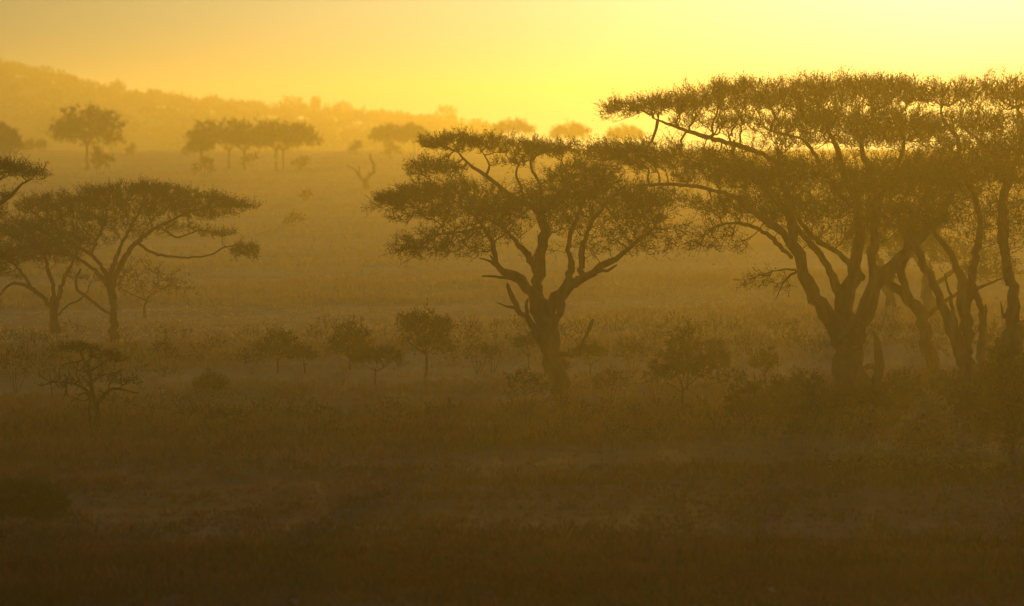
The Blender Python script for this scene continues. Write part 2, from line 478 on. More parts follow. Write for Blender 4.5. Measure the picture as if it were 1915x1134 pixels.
# ------------------------------------------------------------------ the three great acacias
CD = 191.0
build_plant('acacia_tree', 'tall flat-topped acacia in the middle with a broken branch at its trunk', 'tree', (1047, 755), CD, [
    dict(pts=[(1048, 765), (1046, 735), (1042, 690), (1030, 640), (1018, 590), (1013, 566)], r=[.52, .5, .52, .56, .5, .4]),
    dict(pts=[(1012, 590), (997, 550), (975, 527), (950, 511), (932, 501), (926, 478), (921, 452), (905, 425), (880, 395), (840, 372)],
         r=[.34, .32, .29, .25, .2, .16, .13, .1, .07, .04]),
    dict(pts=[(936, 503), (917, 490), (898, 483)], r=(.12, .035), grow=False, broken=True, part='broken_branch'),
    dict(pts=[(928, 497), (920, 484), (917, 479)], r=(.08, .04), grow=False, broken=True, part='broken_branch'),
    dict(pts=[(965, 524), (945, 521), (925, 517), (903, 517)], r=(.14, .04), grow=False, broken=True, part='broken_branch'),
    dict(pts=[(1014, 580, .2), (1009, 540, .4), (1010, 500, .6), (1014, 460, .6), (1018, 420, .4), (1000, 392), (965, 372), (937, 352), (908, 328), (884, 313), (866, 296), (856, 283)],
         r=[.36, .33, .3, .28, .24, .19, .15, .12, .1, .085, .06, .04]),
    dict(pts=[(909, 328), (915, 310), (906, 291), (896, 275)], r=(.075, .03)),
    dict(pts=[(1004, 512, .5), (990, 480, 1.0), (968, 457, 1.6), (945, 430, 2.2), (905, 405, 2.6)], r=[.2, .17, .14, .1, .06]),
    dict(pts=[(1000, 500, .3), (997, 484, .1), (1003, 472, 0)], r=(.09, .04), grow=False, broken=True, part='broken_branch'),
    dict(pts=[(1022, 592), (1040, 556), (1064, 535), (1096, 517), (1136, 494), (1164, 474), (1195, 450), (1225, 425)],
         r=[.36, .33, .3, .26, .2, .15, .1, .05]),
    dict(pts=[(1118, 508), (1136, 506), (1153, 497)], r=(.12, .05), grow=False, broken=True, part='broken_branch'),
    dict(pts=[(1032, 620, -.2), (1046, 585, -.5), (1055, 545, -.7), (1069, 500, -.9), (1063, 468, -1.2), (1068, 430, -1.6), (1085, 395, -2.0), (1100, 350, -1.6), (1085, 310, -1.0)],
         r=[.22, .2, .18, .17, .15, .13, .1, .08, .05]),
    dict(pts=[(1090, 520), (1088, 490, .3), (1094, 448, .8), (1110, 410, 1.4), (1140, 375, 1.8), (1170, 345, 2.0)], r=[.17, .16, .14, .11, .08, .05]),
    dict(pts=[(1018, 420, .4), (1012, 380, .8), (1010, 345, 1.0), (996, 320, 1.0), (992, 300, .9)], r=[.17, .14, .1, .08, .05]),
    dict(pts=[(985, 384), (974, 350, -.6), (965, 324, -.8), (975, 300, -.8)], r=(.1, .04)),
    dict(pts=[(1014, 400, .4), (1040, 370, -.5), (1060, 335, -1), (1050, 300, -1)], r=(.12, .04)),
    dict(pts=[(905, 425), (875, 432, -.8), (845, 437, -1.4), (800, 440, -1.8)], r=(.08, .03)),
    dict(pts=[(1026, 668, -.3), (1008, 632, -.5), (995, 605, -.6), (982, 590, -.6), (966, 571, -.6), (957, 552, -.6), (951, 535, -.6)],
         r=[.22, .21, .2, .19, .16, .13, .1], grow=False, broken=True, part='broken_branch'),
    dict(pts=[(968, 577, -.6), (949, 573, -.6), (929, 566, -.6)], r=(.1, .025), grow=False, broken=True, part='broken_branch'),
    dict(pts=[(986, 590, -.6), (984, 574, -.7), (987, 560, -.7)], r=(.11, .06), grow=False, broken=True, part='broken_branch'),
    dict(pts=[(1048, 664, -.2), (1062, 665, -.3), (1074, 660, -.4), (1090, 642, -.4), (1101, 618, -.4), (1108, 601, -.4)],
         r=[.15, .14, .12, .12, .11, .08], grow=False, broken=True, part='broken_branch'),
    dict(pts=[(1067, 664, -.3), (1064, 656, -.4), (1063, 650, -.4)], r=(.07, .02), grow=False, broken=True, part='broken_branch'),
], [
    (876, 269, 78, 17, 190), (815, 274, 22, 8, 30), (1010, 283, 72, 18, 190), (960, 308, 40, 12, 35),
    (815, 320, 48, 20, 130), (800, 367, 92, 24, 300, dict(sag=-14)), (755, 372, 45, 14, 60, dict(up=.2)),
    (985, 395, 105, 48, 480, dict(deep=4.5)), (1085, 340, 60, 32, 200), (1140, 375, 95, 42, 360), (1190, 415, 55, 34, 150, dict(leaf=.8)),
    (835, 440, 88, 28, 190, dict(leaf=.55, up=-.05, droop=.9)), (790, 458, 55, 24, 80, dict(leaf=.45, up=-.2, droop=.6)),
    (1160, 445, 85, 32, 170, dict(leaf=.5, up=0, droop=.7)), (1080, 425, 60, 25, 110, dict(leaf=.5)), (1040, 480, 60, 25, 30, dict(leaf=.12, up=.2)),
    (925, 435, 50, 22, 80, dict(leaf=.5)), (880, 400, 75, 32, 170), (795, 402, 60, 20, 80, dict(leaf=.7, up=0)), (785, 468, 36, 18, 30, dict(leaf=.5, up=-.15)), (870, 468, 50, 18, 45, dict(leaf=.5, up=-.1)), (1235, 435, 50, 32, 60, dict(leaf=.55, up=0)), (1110, 320, 50, 20, 50),
], seed=5, sh=5.2, more=1.6, thick=0.80, shlen=(.15, .52), leaf=(.095, .03), spray=.45)

RD = 196.0
build_plant('acacia_tree', 'largest acacia at right with thick forked trunk and wide two-storey flat crown', 'tree', (1592, 735), RD, [
    dict(pts=[(1592, 755), (1591, 720), (1589, 680), (1586, 640), (1586, 612), (1586, 600)], r=[.82, .8, .82, .9, .92, .6]),
    dict(pts=[(1572, 640, -.1), (1555, 600, -.2), (1536, 572, -.3), (1518, 542, -.4), (1498, 497, -.5), (1482, 455, -.6), (1484, 420, -.6), (1478, 380, -.4), (1462, 330, -.2), (1456, 284, 0)],
         r=[.5, .45, .42, .4, .37, .32, .26, .21, .18, .14]),
    dict(pts=[(1462, 310), (1425, 290, -.3), (1372, 270, -.5), (1315, 255, -.6), (1263, 237, -.6), (1222, 222, -.5)], r=[.14, .14, .14, .11, .09, .04]),
    dict(pts=[(1480, 400, -.6), (1425, 345, -.8), (1385, 305, -.7), (1371, 285, -.6), (1372, 268, -.6)], r=[.18, .16, .14, .14, .13]),
    dict(pts=[(1484, 462, -.6), (1460, 432, -1.0), (1425, 408, -1.4), (1378, 372, -1.6), (1320, 352, -1.6), (1250, 345, -1.6), (1190, 348, -1.4)],
         r=[.24, .22, .18, .14, .11, .09, .05]),
    dict(pts=[(1480, 482, -.6), (1446, 448, .4), (1416, 427, .9), (1396, 420, 1.2), (1360, 418, 1.4), (1320, 432, 1.5)], r=[.13, .12, .1, .08, .06, .03]),
    dict(pts=[(1490, 508, -.5), (1470, 522, -.9), (1460, 540, -1.1), (1450, 562, -1.2)], r=(.07, .015), grow=False, part='broken_branch'),
    dict(pts=[(1488, 505, -.5), (1465, 505, -.9), (1435, 510, -1.1), (1405, 522, -1.2)], r=(.06, .02)),
    dict(pts=[(1584, 622, .4), (1573, 580, .6), (1566, 540, .8), (1546, 500, 1.0), (1526, 468, 1.3), (1502, 438, 1.6), (1470, 400, 2.0), (1440, 370, 2.2)],
         r=[.32, .28, .25, .22, .2, .17, .13, .08]),
    dict(pts=[(1586, 630, 0), (1584, 590, 0), (1589, 537, 0), (1605, 482, -.1), (1610, 439, -.2), (1604, 395, -.3), (1585, 340, -.3), (1565, 280, -.2), (1540, 225, 0)],
         r=[.45, .42, .38, .34, .3, .26, .2, .15, .08]),
    dict(pts=[(1602, 640, -.2), (1612, 590, -.4), (1632, 552, -.6), (1653, 515, -.8), (1696, 469, -1.0), (1738, 426, -1.2), (1765, 392, -1.3), (1790, 350, -1.3)],
         r=[.5, .44, .42, .38, .32, .27, .2, .1]),
    dict(pts=[(1636, 545, -.6), (1632, 500, -.4), (1633, 450, -.2), (1640, 397, 0), (1634, 330, .2), (1614, 285, .3), (1613, 258, .3), (1630, 220, .2)],
         r=[.3, .28, .26, .23, .19, .16, .13, .07]),
    dict(pts=[(1614, 520, 0), (1590, 494, .6), (1566, 473, 1.0), (1526, 449, 1.4), (1500, 420, 1.8), (1470, 370, 2.2)], r=[.2, .19, .17, .15, .12, .07]),
    dict(pts=[(1640, 380, 0), (1670, 330, -.5), (1690, 270, -.6), (1680, 220, -.5)], r=(.16, .06)),
    dict(pts=[(1604, 395, -.3), (1560, 350, -1.2), (1530, 300, -1.6), (1500, 262, -1.5), (1440, 245, -1.2)], r=(.16, .06)),
    dict(pts=[(1636, 745, .3), (1640, 712, .3), (1645, 680, .3), (1642, 650, .3), (1634, 622, .3)], r=[.3, .27, .26, .2, .07], grow=False, broken=True, part='broken_branch'),
    dict(pts=[(1618, 690, .2), (1630, 684, .3), (1642, 686, .3)], r=(.14, .14), grow=False, part='broken_branch'),
], [
    (1190, 208, 55, 15, 120, dict(up=.35)), (1262, 200, 50, 18, 100), (1345, 196, 90, 27, 300), (1385, 172, 50, 18, 110), (1580, 183, 150, 32, 620), (1640, 168, 75, 18, 150),
    (1480, 196, 70, 24, 150), (1450, 242, 120, 24, 270, dict(leaf=.75)), (1330, 232, 60, 15, 80, dict(leaf=.8)), (1600, 236, 130, 28, 460), (1560, 268, 120, 16, 190, dict(leaf=.9)), (1690, 255, 80, 30, 280), (1430, 285, 70, 14, 60, dict(leaf=.5)),
    (1250, 302, 128, 30, 380, dict(sag=8)), (1155, 290, 65, 20, 130), (1340, 330, 70, 28, 180),
    (1560, 345, 170, 48, 680, dict(deep=5)), (1690, 350, 110, 55, 420, dict(deep=4.5)), (1440, 330, 90, 35, 260), (1400, 395, 85, 28, 240, dict(leaf=.85)),
    (1245, 380, 70, 22, 110, dict(leaf=.7)),
    (1332, 440, 66, 32, 150, dict(leaf=.5, up=-.05, droop=.6)), (1432, 522, 46, 16, 50, dict(leaf=.45, up=-.1, droop=.8)),
    (1560, 440, 90, 32, 190, dict(leaf=.5)), (1680, 430, 80, 30, 150, dict(leaf=.6)), (1500, 400, 80, 30, 190, dict(leaf=.8)), (1590, 400, 110, 25, 200, dict(leaf=.8)),
], seed=9, sh=4.2, more=1.6, thick=.83)

build_plant('acacia_tree', 'acacia with a left-leaning crooked trunk between the two multi-stemmed right-hand trees', 'tree', (1760, 730), 203.0, [
    dict(pts=[(1766, 745), (1756, 705), (1740, 662), (1729, 615), (1724, 590), (1698, 560), (1672, 540), (1655, 526)], r=[.36, .33, .31, .3, .28, .22, .2, .16]),
    dict(pts=[(1704, 566), (1692, 530, -.2), (1684, 505, -.3), (1694, 470, -.4), (1702, 430, -.5), (1720, 390, -.6), (1735, 350, -.6)], r=[.2, .19, .18, .16, .14, .1, .06]),
    dict(pts=[(1727, 596), (1742, 586, .2), (1760, 570, .3), (1785, 552, .6), (1810, 540, .8)], r=[.11, .1, .09, .08, .05]),
    dict(pts=[(1657, 528), (1668, 516), (1676, 519)], r=(.1, .03), grow=False, broken=True, part='broken_branch'),
    dict(pts=[(1657, 527, 0), (1640, 505, .6), (1625, 470, 1.5), (1640, 430, 2)], r=(.15, .06)),
], [(1735, 350, 90, 40, 230), (1650, 410, 50, 28, 80, dict(leaf=.6)), (1715, 400, 60, 30, 110)], seed=14, sh=4.2, more=1.6, thick=1.05)

build_plant('acacia_tree', 'many-stemmed acacia at the right edge, crown merging into its neighbour', 'tree', (1834, 740), 192.0, [
    dict(pts=[(1832, 765), (1834, 735), (1836, 712), (1836, 700)], r=[.62, .6, .58, .4]),
    dict(pts=[(1822, 725), (1808, 692), (1790, 642), (1766, 580), (1745, 530), (1730, 500), (1713, 465), (1705, 430), (1715, 385)], r=[.3, .28, .25, .22, .19, .17, .14, .1, .06]),
    dict(pts=[(1800, 672, .2), (1796, 640, .4), (1780, 570, .6), (1767, 517, .7)], r=(.15, .05), grow=False, broken=True, part='broken_branch'),
    dict(pts=[(1824, 715, .1), (1812, 670, .3), (1806, 600, .4), (1801, 537, .5), (1786, 490, .6), (1770, 462, .8), (1750, 440, 1), (1745, 390, 1.2)], r=[.27, .26, .24, .22, .17, .14, .11, .06]),
    dict(pts=[(1805, 590, .4), (1815, 545, .2), (1823, 482, 0), (1832, 435, -.2), (1825, 370, -.4), (1800, 320, -.5), (1788, 255, -.5), (1764, 226, -.5), (1760, 198, -.5)], r=[.18, .17, .16, .15, .13, .11, .09, .07, .04]),
    dict(pts=[(1834, 715, -.2), (1832, 680, -.3), (1837, 640, -.3), (1839, 605, -.3), (1832, 570, -.3), (1820, 537, -.3), (1812, 500, -.2)], r=[.2, .2, .19, .19, .16, .13, .08]),
    dict(pts=[(1838, 606, -.3), (1843, 590, -.4), (1843, 572, -.4)], r=(.1, .05), grow=False, broken=True, part='broken_branch'),
    dict(pts=[(1846, 722), (1862, 695), (1884, 662), (1912, 615), (1950, 560), (1985, 500), (2010, 430), (2030, 350), (2030, 270)], r=[.45, .4, .38, .34, .3, .26, .21, .15, .08]),
    dict(pts=[(1880, 668, 0), (1890, 620, .2), (1896, 570, .3), (1890, 515, .4), (1880, 465, .4), (1873, 415, .4), (1880, 360, .3), (1900, 300, .2), (1915, 240, .1), (1900, 200, 0)], r=[.3, .28, .27, .25, .23, .2, .17, .14, .1, .05]),
    dict(pts=[(1878, 595, .3), (1874, 578, .2), (1872, 566, .2)], r=(.07, .02), grow=False, broken=True, part='broken_branch'),
    dict(pts=[(1880, 340, .3), (1862, 298, -.3), (1830, 262, -.6), (1800, 238, -.6)], r=(.12, .04)),
    dict(pts=[(1940, 575, 0), (1960, 520, -1), (1990, 470, -1.5), (2050, 430, -1.6)], r=(.2, .07)),
    dict(pts=[(1862, 300, -.3), (1895, 275, -.8), (1925, 258, -.8), (1960, 240, -.8)], r=(.09, .04)),
    dict(pts=[(1815, 545, .2), (1850, 530, 1.0), (1880, 520, 1.4)], r=(.08, .03)),
], [
    (1765, 180, 62, 22, 120, dict(leaf=.8)), (1840, 190, 80, 34, 230, dict(leaf=.75)), (1930, 180, 80, 36, 230, dict(leaf=.8)), (2030, 195, 90, 34, 200), (1800, 240, 70, 28, 190, dict(leaf=.85)), (1890, 245, 80, 30, 260, dict(leaf=.85)), (1840, 280, 100, 22, 220, dict(leaf=.9)),
    (1800, 325, 90, 45, 320, dict(deep=4)), (1900, 330, 110, 60, 480, dict(deep=4)), (2020, 320, 90, 50, 220), (1840, 410, 110, 40, 260, dict(leaf=.7)), (1945, 420, 90, 40, 200, dict(leaf=.7)),
    (1745, 420, 50, 30, 80, dict(leaf=.6)), (1880, 500, 40, 18, 25, dict(leaf=.5)), (1860, 455, 70, 22, 70, dict(leaf=.4)),
], seed=17, sh=4.2, more=1.6, thick=1.05)

# ------------------------------------------------------------------ acacias on the left
build_plant('acacia_tree', 'umbrella-shaped acacia standing in the dust at left, long low right branch', 'tree', (213, 655), 238.0, [
    dict(pts=[(214, 665), (214, 640), (213, 600), (211, 565), (206, 530), (203, 515)], r=[.34, .31, .3, .3, .3, .25]),
    dict(pts=[(210, 540), (219, 510), (231, 487), (249, 461), (286, 430), (325, 410), (370, 392), (420, 385)], r=[.24, .22, .2, .17, .13, .1, .07, .04]),
    dict(pts=[(205, 528), (192, 500, .3), (171, 476, .6), (143, 460, .9), (118, 442, 1.2), (100, 415, 1.2)], r=[.2, .18, .15, .12, .09, .05]),
    dict(pts=[(207, 545), (190, 518, -.4), (167, 498, -.8), (130, 477, -1.2), (95, 474, -1.4), (60, 470, -1.5), (35, 450, -1.5)], r=[.2, .17, .15, .12, .1, .08, .04]),
    dict(pts=[(210, 590), (190, 578, -.2), (163, 557, -.4), (144, 540, -.5), (143, 522, -.5), (150, 505, -.5)], r=[.14, .13, .12, .11, .09, .06], grow=False),
    dict(pts=[(258, 455), (285, 472, -.4), (316, 480, -.6), (352, 482, -.8), (394, 477, -.9), (414, 465, -1), (436, 460, -1)], r=[.11, .1, .09, .08, .07, .06, .04], **{'from': .75}),
    dict(pts=[(300, 424), (328, 444, .4), (352, 438, .5), (372, 431, .6), (398, 434, .6)], r=[.09, .08, .07, .05, .03], **{'from': .5}),
    dict(pts=[(205, 520), (222, 470, .8), (245, 425, 1.4), (262, 395, 1.8), (270, 370, 2)], r=[.18, .15, .12, .09, .05]),
    dict(pts=[(171, 476, .6), (185, 440, 0), (200, 405, -.4), (190, 375, -.5)], r=(.11, .05)),
    dict(pts=[(286, 430), (278, 400, .3), (290, 375, .4)], r=(.08, .04)),
], [
    (235, 362, 75, 15, 150), (285, 362, 65, 15, 120), (355, 376, 70, 15, 150), (430, 386, 42, 11, 70, dict(up=.3)), (395, 400, 45, 12, 60), (150, 378, 90, 18, 200), (90, 390, 55, 16, 90),
    (250, 392, 120, 18, 200), (140, 410, 100, 20, 160), (405, 439, 34, 8, 32), (452, 470, 26, 15, 70, dict(up=.2)), (80, 440, 80, 22, 150), (250, 430, 90, 20, 90, dict(leaf=.6)), (340, 430, 40, 14, 40, dict(leaf=.6)),
    (130, 455, 80, 20, 80, dict(leaf=.6)), (180, 435, 110, 26, 130, dict(leaf=.7)), (70, 470, 70, 24, 90, dict(leaf=.6)), (320, 405, 70, 16, 80),
], seed=21, sh=5.2, more=1.6, thick=.74, shlen=(.18, .55))

build_plant('acacia_tree', 'acacia behind the left umbrella acacia, arching limbs, nearer the left edge', 'tree', (103, 650), 246.0, [
    dict(pts=[(103, 660), (103, 625), (102, 595), (101, 575), (102, 560)], r=[.34, .31, .3, .3, .24]),
    dict(pts=[(101, 582), (82, 558, -.3), (62, 542, -.5), (34, 529, -.7), (14, 536, -.9), (-4, 556, -1), (-12, 575, -1)], r=[.2, .18, .15, .12, .1, .07, .04], grow=False),
    dict(pts=[(62, 543, -.5), (40, 510, .2), (10, 480, .6), (-20, 460, .8)], r=(.13, .05)),
    dict(pts=[(103, 580), (113, 545, .4), (122, 520, .6), (134, 495, .8), (145, 470, .9)], r=[.18, .16, .13, .1, .05]),
    dict(pts=[(103, 575), (100, 540, -.4), (90, 505, -.6), (80, 470, -.7), (60, 440, -.6)], r=[.2, .17, .13, .1, .05]),
    dict(pts=[(108, 590), (128, 570, -.2), (148, 562, -.3), (165, 545, -.3)], r=(.1, .04)),
], [(60, 480, 80, 24, 200), (-10, 480, 70, 30, 170), (110, 465, 60, 20, 110), (20, 430, 60, 22, 130), (0, 510, 40, 18, 50, dict(leaf=.6)), (150, 520, 35, 16, 30, dict(leaf=.5))], seed=23, sh=5.2, more=1.6, thick=.74, shlen=(.18, .55))

build_plant('acacia_tree', 'dark acacia whose branch tip reaches in over the left edge', 'tree', (-150, 730), 188.0, [
    dict(pts=[(-150, 745), (-150, 700), (-146, 640), (-142, 590), (-140, 565)], r=[.42, .38, .36, .35, .3]),
    dict(pts=[(-141, 580), (-110, 520), (-70, 460), (-30, 410), (0, 383), (20, 366), (42, 344), (60, 335)], r=[.26, .22, .19, .14, .1, .08, .05, .03]),
    dict(pts=[(-30, 410), (-20, 375, -.5), (-10, 350, -.8), (0, 335, -.8)], r=(.09, .04)),
    dict(pts=[(-141, 580), (-165, 520), (-190, 460), (-220, 400), (-230, 350)], r=[.26, .22, .19, .13, .06]),
    dict(pts=[(-141, 575), (-135, 500, .8), (-120, 420, 1.5), (-110, 350, 1.8)], r=[.24, .2, .15, .07]),
    dict(pts=[(-70, 460), (-40, 460, 1), (-15, 480, 1.5)], r=(.1, .04)),
], [(25, 322, 52, 11, 95, dict(sag=10, up=.35)), (-40, 322, 70, 20, 190), (-130, 320, 100, 26, 300), (-230, 335, 90, 26, 240), (8, 368, 22, 6, 22, dict(leaf=.7)), (-150, 380, 120, 26, 200), (-45, 400, 50, 18, 70), (-30, 490, 40, 20, 50)], seed=27, sh=4.2, more=1.2, thick=0.95)


# ------------------------------------------------------------------ thorn shrubs and small trees
def shrub(px, by, ty, w, style, label, name='thorn_shrub', cat='shrub', group=None, seed=0, dens=1.0, lf=None, mat=None, D=None, sz=None):
    D = D or depth_of(px, by)
    s = D / F
    r = np.random.default_rng(seed + int(px * 3 + by))
    hpx = by - ty
    fine = min(1.0, max(.45, hpx * s / 4.5))
    limbs, pads = [], []
    hw = w / 2

    def stem(x0, y0, x1, y1, r0, r1, dd=0.0, grow=True, fr=.35):
        mx = (x0 + x1) / 2 + r.uniform(-.06, .06) * w; my = (y0 + y1) / 2
        limbs.append(dict(pts=[(x0, y0, 0), ((x0 * 2 + mx) / 3 + r.uniform(-1.5, 1.5), (y0 * 2 + my) / 3, dd * .2), (mx + (x1 - x0) * .06, my, dd * .5), (x1, y1, dd)],
                          r=(r0, r1), grow=grow, **{'from': fr}))
    R = max(.035, .011 * hpx * s * 1.6)
    jn = lambda a: r.uniform(-a, a)
    if style == 'umbrella':
        fy = by - hpx * .38
        limbs.append(dict(pts=[(px, by + 6, 0), (px + jn(2), by - hpx * .2, 0), (px + jn(3), fy, 0)], r=(R * 1.3, R), grow=True, **{'from': .7}))
        for a in (-.75, -.3, .2, .7):
            stem(px + jn(2), fy + 2, px + a * hw, ty + hpx * (.22 + .16 * abs(a)), R * .7, R * .25, jn(.8) * hw * s)
        pads = [(px, ty + hpx * .2, hw * .8, hpx * .14, int(70 * dens)), (px - hw * .45, ty + hpx * .32, hw * .55, hpx * .12, int(45 * dens)), (px + hw * .45, ty + hpx * .33, hw * .55, hpx * .12, int(45 * dens)),
                (px + jn(.2) * hw, ty + hpx * .38, hw * .8, hpx * .1, int(35 * dens), dict(leaf=.7))]
    elif style == 'vase':
        fy = by - hpx * .36
        limbs.append(dict(pts=[(px, by + 6, 0), (px + jn(2), by - hpx * .2, 0), (px + jn(3), fy, 0)], r=(R * 1.3, R * 1.1), grow=True, **{'from': .7}))
        for a in (-.8, -.4, .05, .4, .75):
            stem(px, fy + 2, px + a * hw, ty + hpx * (.12 + .25 * abs(a)), R * .7, R * .2, jn(.7) * hw * s)
        pads = [(px - hw * .1, ty + hpx * .25, hw * .55, hpx * .2, int(90 * dens)), (px - hw * .55, ty + hpx * .22, hw * .4, hpx * .12, int(40 * dens), dict(leaf=.7)), (px + hw * .5, ty + hpx * .28, hw * .42, hpx * .14, int(40 * dens), dict(leaf=.7)),
                (px + hw * .1, ty + hpx * .5, hw * .6, hpx * .16, int(60 * dens), dict(leaf=.8)), (px + hw * .55, ty + hpx * .58, hw * .35, hpx * .12, int(30 * dens), dict(up=-.1, leaf=.7))]
    elif style == 'bare':
        for a in np.linspace(-.6, .6, 4):
            stem(px + a * 3, by + 4, px + a * hw + jn(.1) * hw, ty + hpx * (.1 + r.uniform(0, .25)), R * .7, R * .15, jn(.7) * hw * s, fr=.3)
        pads = [(px, ty + hpx * .32, hw * .95, hpx * .3, int(80 * dens), dict(leaf=.28)), (px, ty + hpx * .2, hw * .6, hpx * .16, int(30 * dens), dict(leaf=.4))]
    elif style == 'bush':
        for a in np.linspace(-.7, .7, 6):
            stem(px + a * hw * .25, by + 4, px + a * hw, ty + hpx * (.25 + .35 * abs(a) + jn(.08)), R * .6, R * .15, jn(.7) * hw * s, fr=.2)
        pads = [(px + jn(.1) * hw, ty + hpx * .42, hw * .75, hpx * .38, int(120 * dens), dict(bias=.6)), (px - hw * .5, ty + hpx * .62, hw * .5, hpx * .28, int(60 * dens)), (px + hw * .5, ty + hpx * .6, hw * .5, hpx * .3, int(60 * dens)),
                (px, ty + hpx * .78, hw * .9, hpx * .2, int(50 * dens))]
    elif style == 'low':
        for a in np.linspace(-.8, .8, 8):
            stem(px + a * hw * .6, by + 3, px + a * hw, ty + hpx * (.35 + .4 * abs(a)), .03, .01, jn(.6) * hw * s, fr=.1)
        pads = [(px, ty + hpx * .55, hw * .8, hpx * .38, int(120 * dens)), (px - hw * .5, ty + hpx * .7, hw * .5, hpx * .28, int(60 * dens)), (px + hw * .5, ty + hpx * .72, hw * .5, hpx * .26, int(60 * dens))]
    elif style == 'round':
        fy = by - hpx * .3
        limbs.append(dict(pts=[(px, by + 6, 0), (px + jn(2), by - hpx * .15, 0), (px + jn(3), fy, 0)], r=(R * 1.2, R), grow=True, **{'from': .6}))
        for a in (-.6, -.2, .25, .6):
            stem(px, fy + 2, px + a * hw, ty + hpx * (.2 + .3 * abs(a)), R * .65, R * .2, jn(.8) * hw * s)
        pads = [(px + jn(.15) * hw, ty + hpx * .28, hw * .6, hpx * .25, int(90 * dens)), (px - hw * .45, ty + hpx * .45, hw * .5, hpx * .2, int(60 * dens)), (px + hw * .45, ty + hpx * .48, hw * .5, hpx * .2, int(60 * dens)),
                (px, ty + hpx * .58, hw * .8, hpx * .16, int(50 * dens), dict(leaf=.8))]
    if lf is not None:
        pads = [tuple(p[:5]) + (dict(p[5] if len(p) > 5 else {}, leaf=lf),) for p in pads]
    sz = sz or fine
    return build_plant(name, label, cat, (px, by), D, limbs, pads, group=group, seed=seed + int(px), leaf_mat=mat or M_SHRUB, sh=4.4,
                       shlen=(.16 * sz + .06, .42 * sz + .1), leaves=3, leaf=(.12 * sz + .02, .05 * sz + .01), limb_sides=7, twig=.008, flare=1.2, more=1.25)


# the dark open-crowned thorn tree at the front left, drawn limb by limb
build_plant('thorn_tree', 'small dark leafless-looking thorn tree in the left foreground', 'tree', (181, 805), depth_of(181, 805), [
    dict(pts=[(181, 812), (181, 785), (180, 765), (179, 753)], r=[0.128, 0.112, 0.105, 0.105]),
    dict(pts=[(180, 757), (173, 735), (171, 712), (166, 692), (158, 676), (150, 658), (140, 648)], r=[0.090, 0.083, 0.075, 0.063, 0.053, 0.038, 0.022]),
    dict(pts=[(160, 680), (172, 668), (188, 660), (200, 666)], r=(0.042, 0.018)),
    dict(pts=[(168, 697), (190, 680), (205, 672), (218, 674)], r=(0.045, 0.018)),
    dict(pts=[(180, 756), (192, 742), (204, 731), (222, 727), (242, 733), (260, 736)], r=[0.075, 0.068, 0.057, 0.045, 0.030, 0.018]),
    dict(pts=[(222, 727), (236, 716), (250, 706)], r=(0.030, 0.015)),
    dict(pts=[(176, 745), (160, 728), (140, 718), (115, 716), (95, 715)], r=[0.060, 0.051, 0.042, 0.030, 0.015]),
    dict(pts=[(168, 800), (166, 770), (168, 745), (160, 735)], r=(0.060, 0.030)),
    dict(pts=[(171, 712), (190, 702), (215, 698), (235, 690)], r=(0.042, 0.015)),
], [(140, 652, 26, 7, 60, dict(leaf=0.28)), (165, 656, 25, 7, 40, dict(leaf=0.25)), (195, 668, 30, 8, 60, dict(leaf=0.25)), (218, 676, 16, 5, 25, dict(leaf=0.28)), (120, 717, 35, 10, 60, dict(leaf=0.17)),
    (235, 715, 32, 9, 60, dict(leaf=0.17)), (190, 710, 50, 14, 80, dict(leaf=0.14)), (150, 690, 40, 14, 50, dict(leaf=0.08)), (150, 745, 40, 20, 40, dict(leaf=0.06))],
    seed=41, bark=M_DARK, leaf_mat=M_DARK, sh=9, shlen=(.14, .34), leaves=4, leaf=(.08, .03), limb_sides=7, twig=.013)

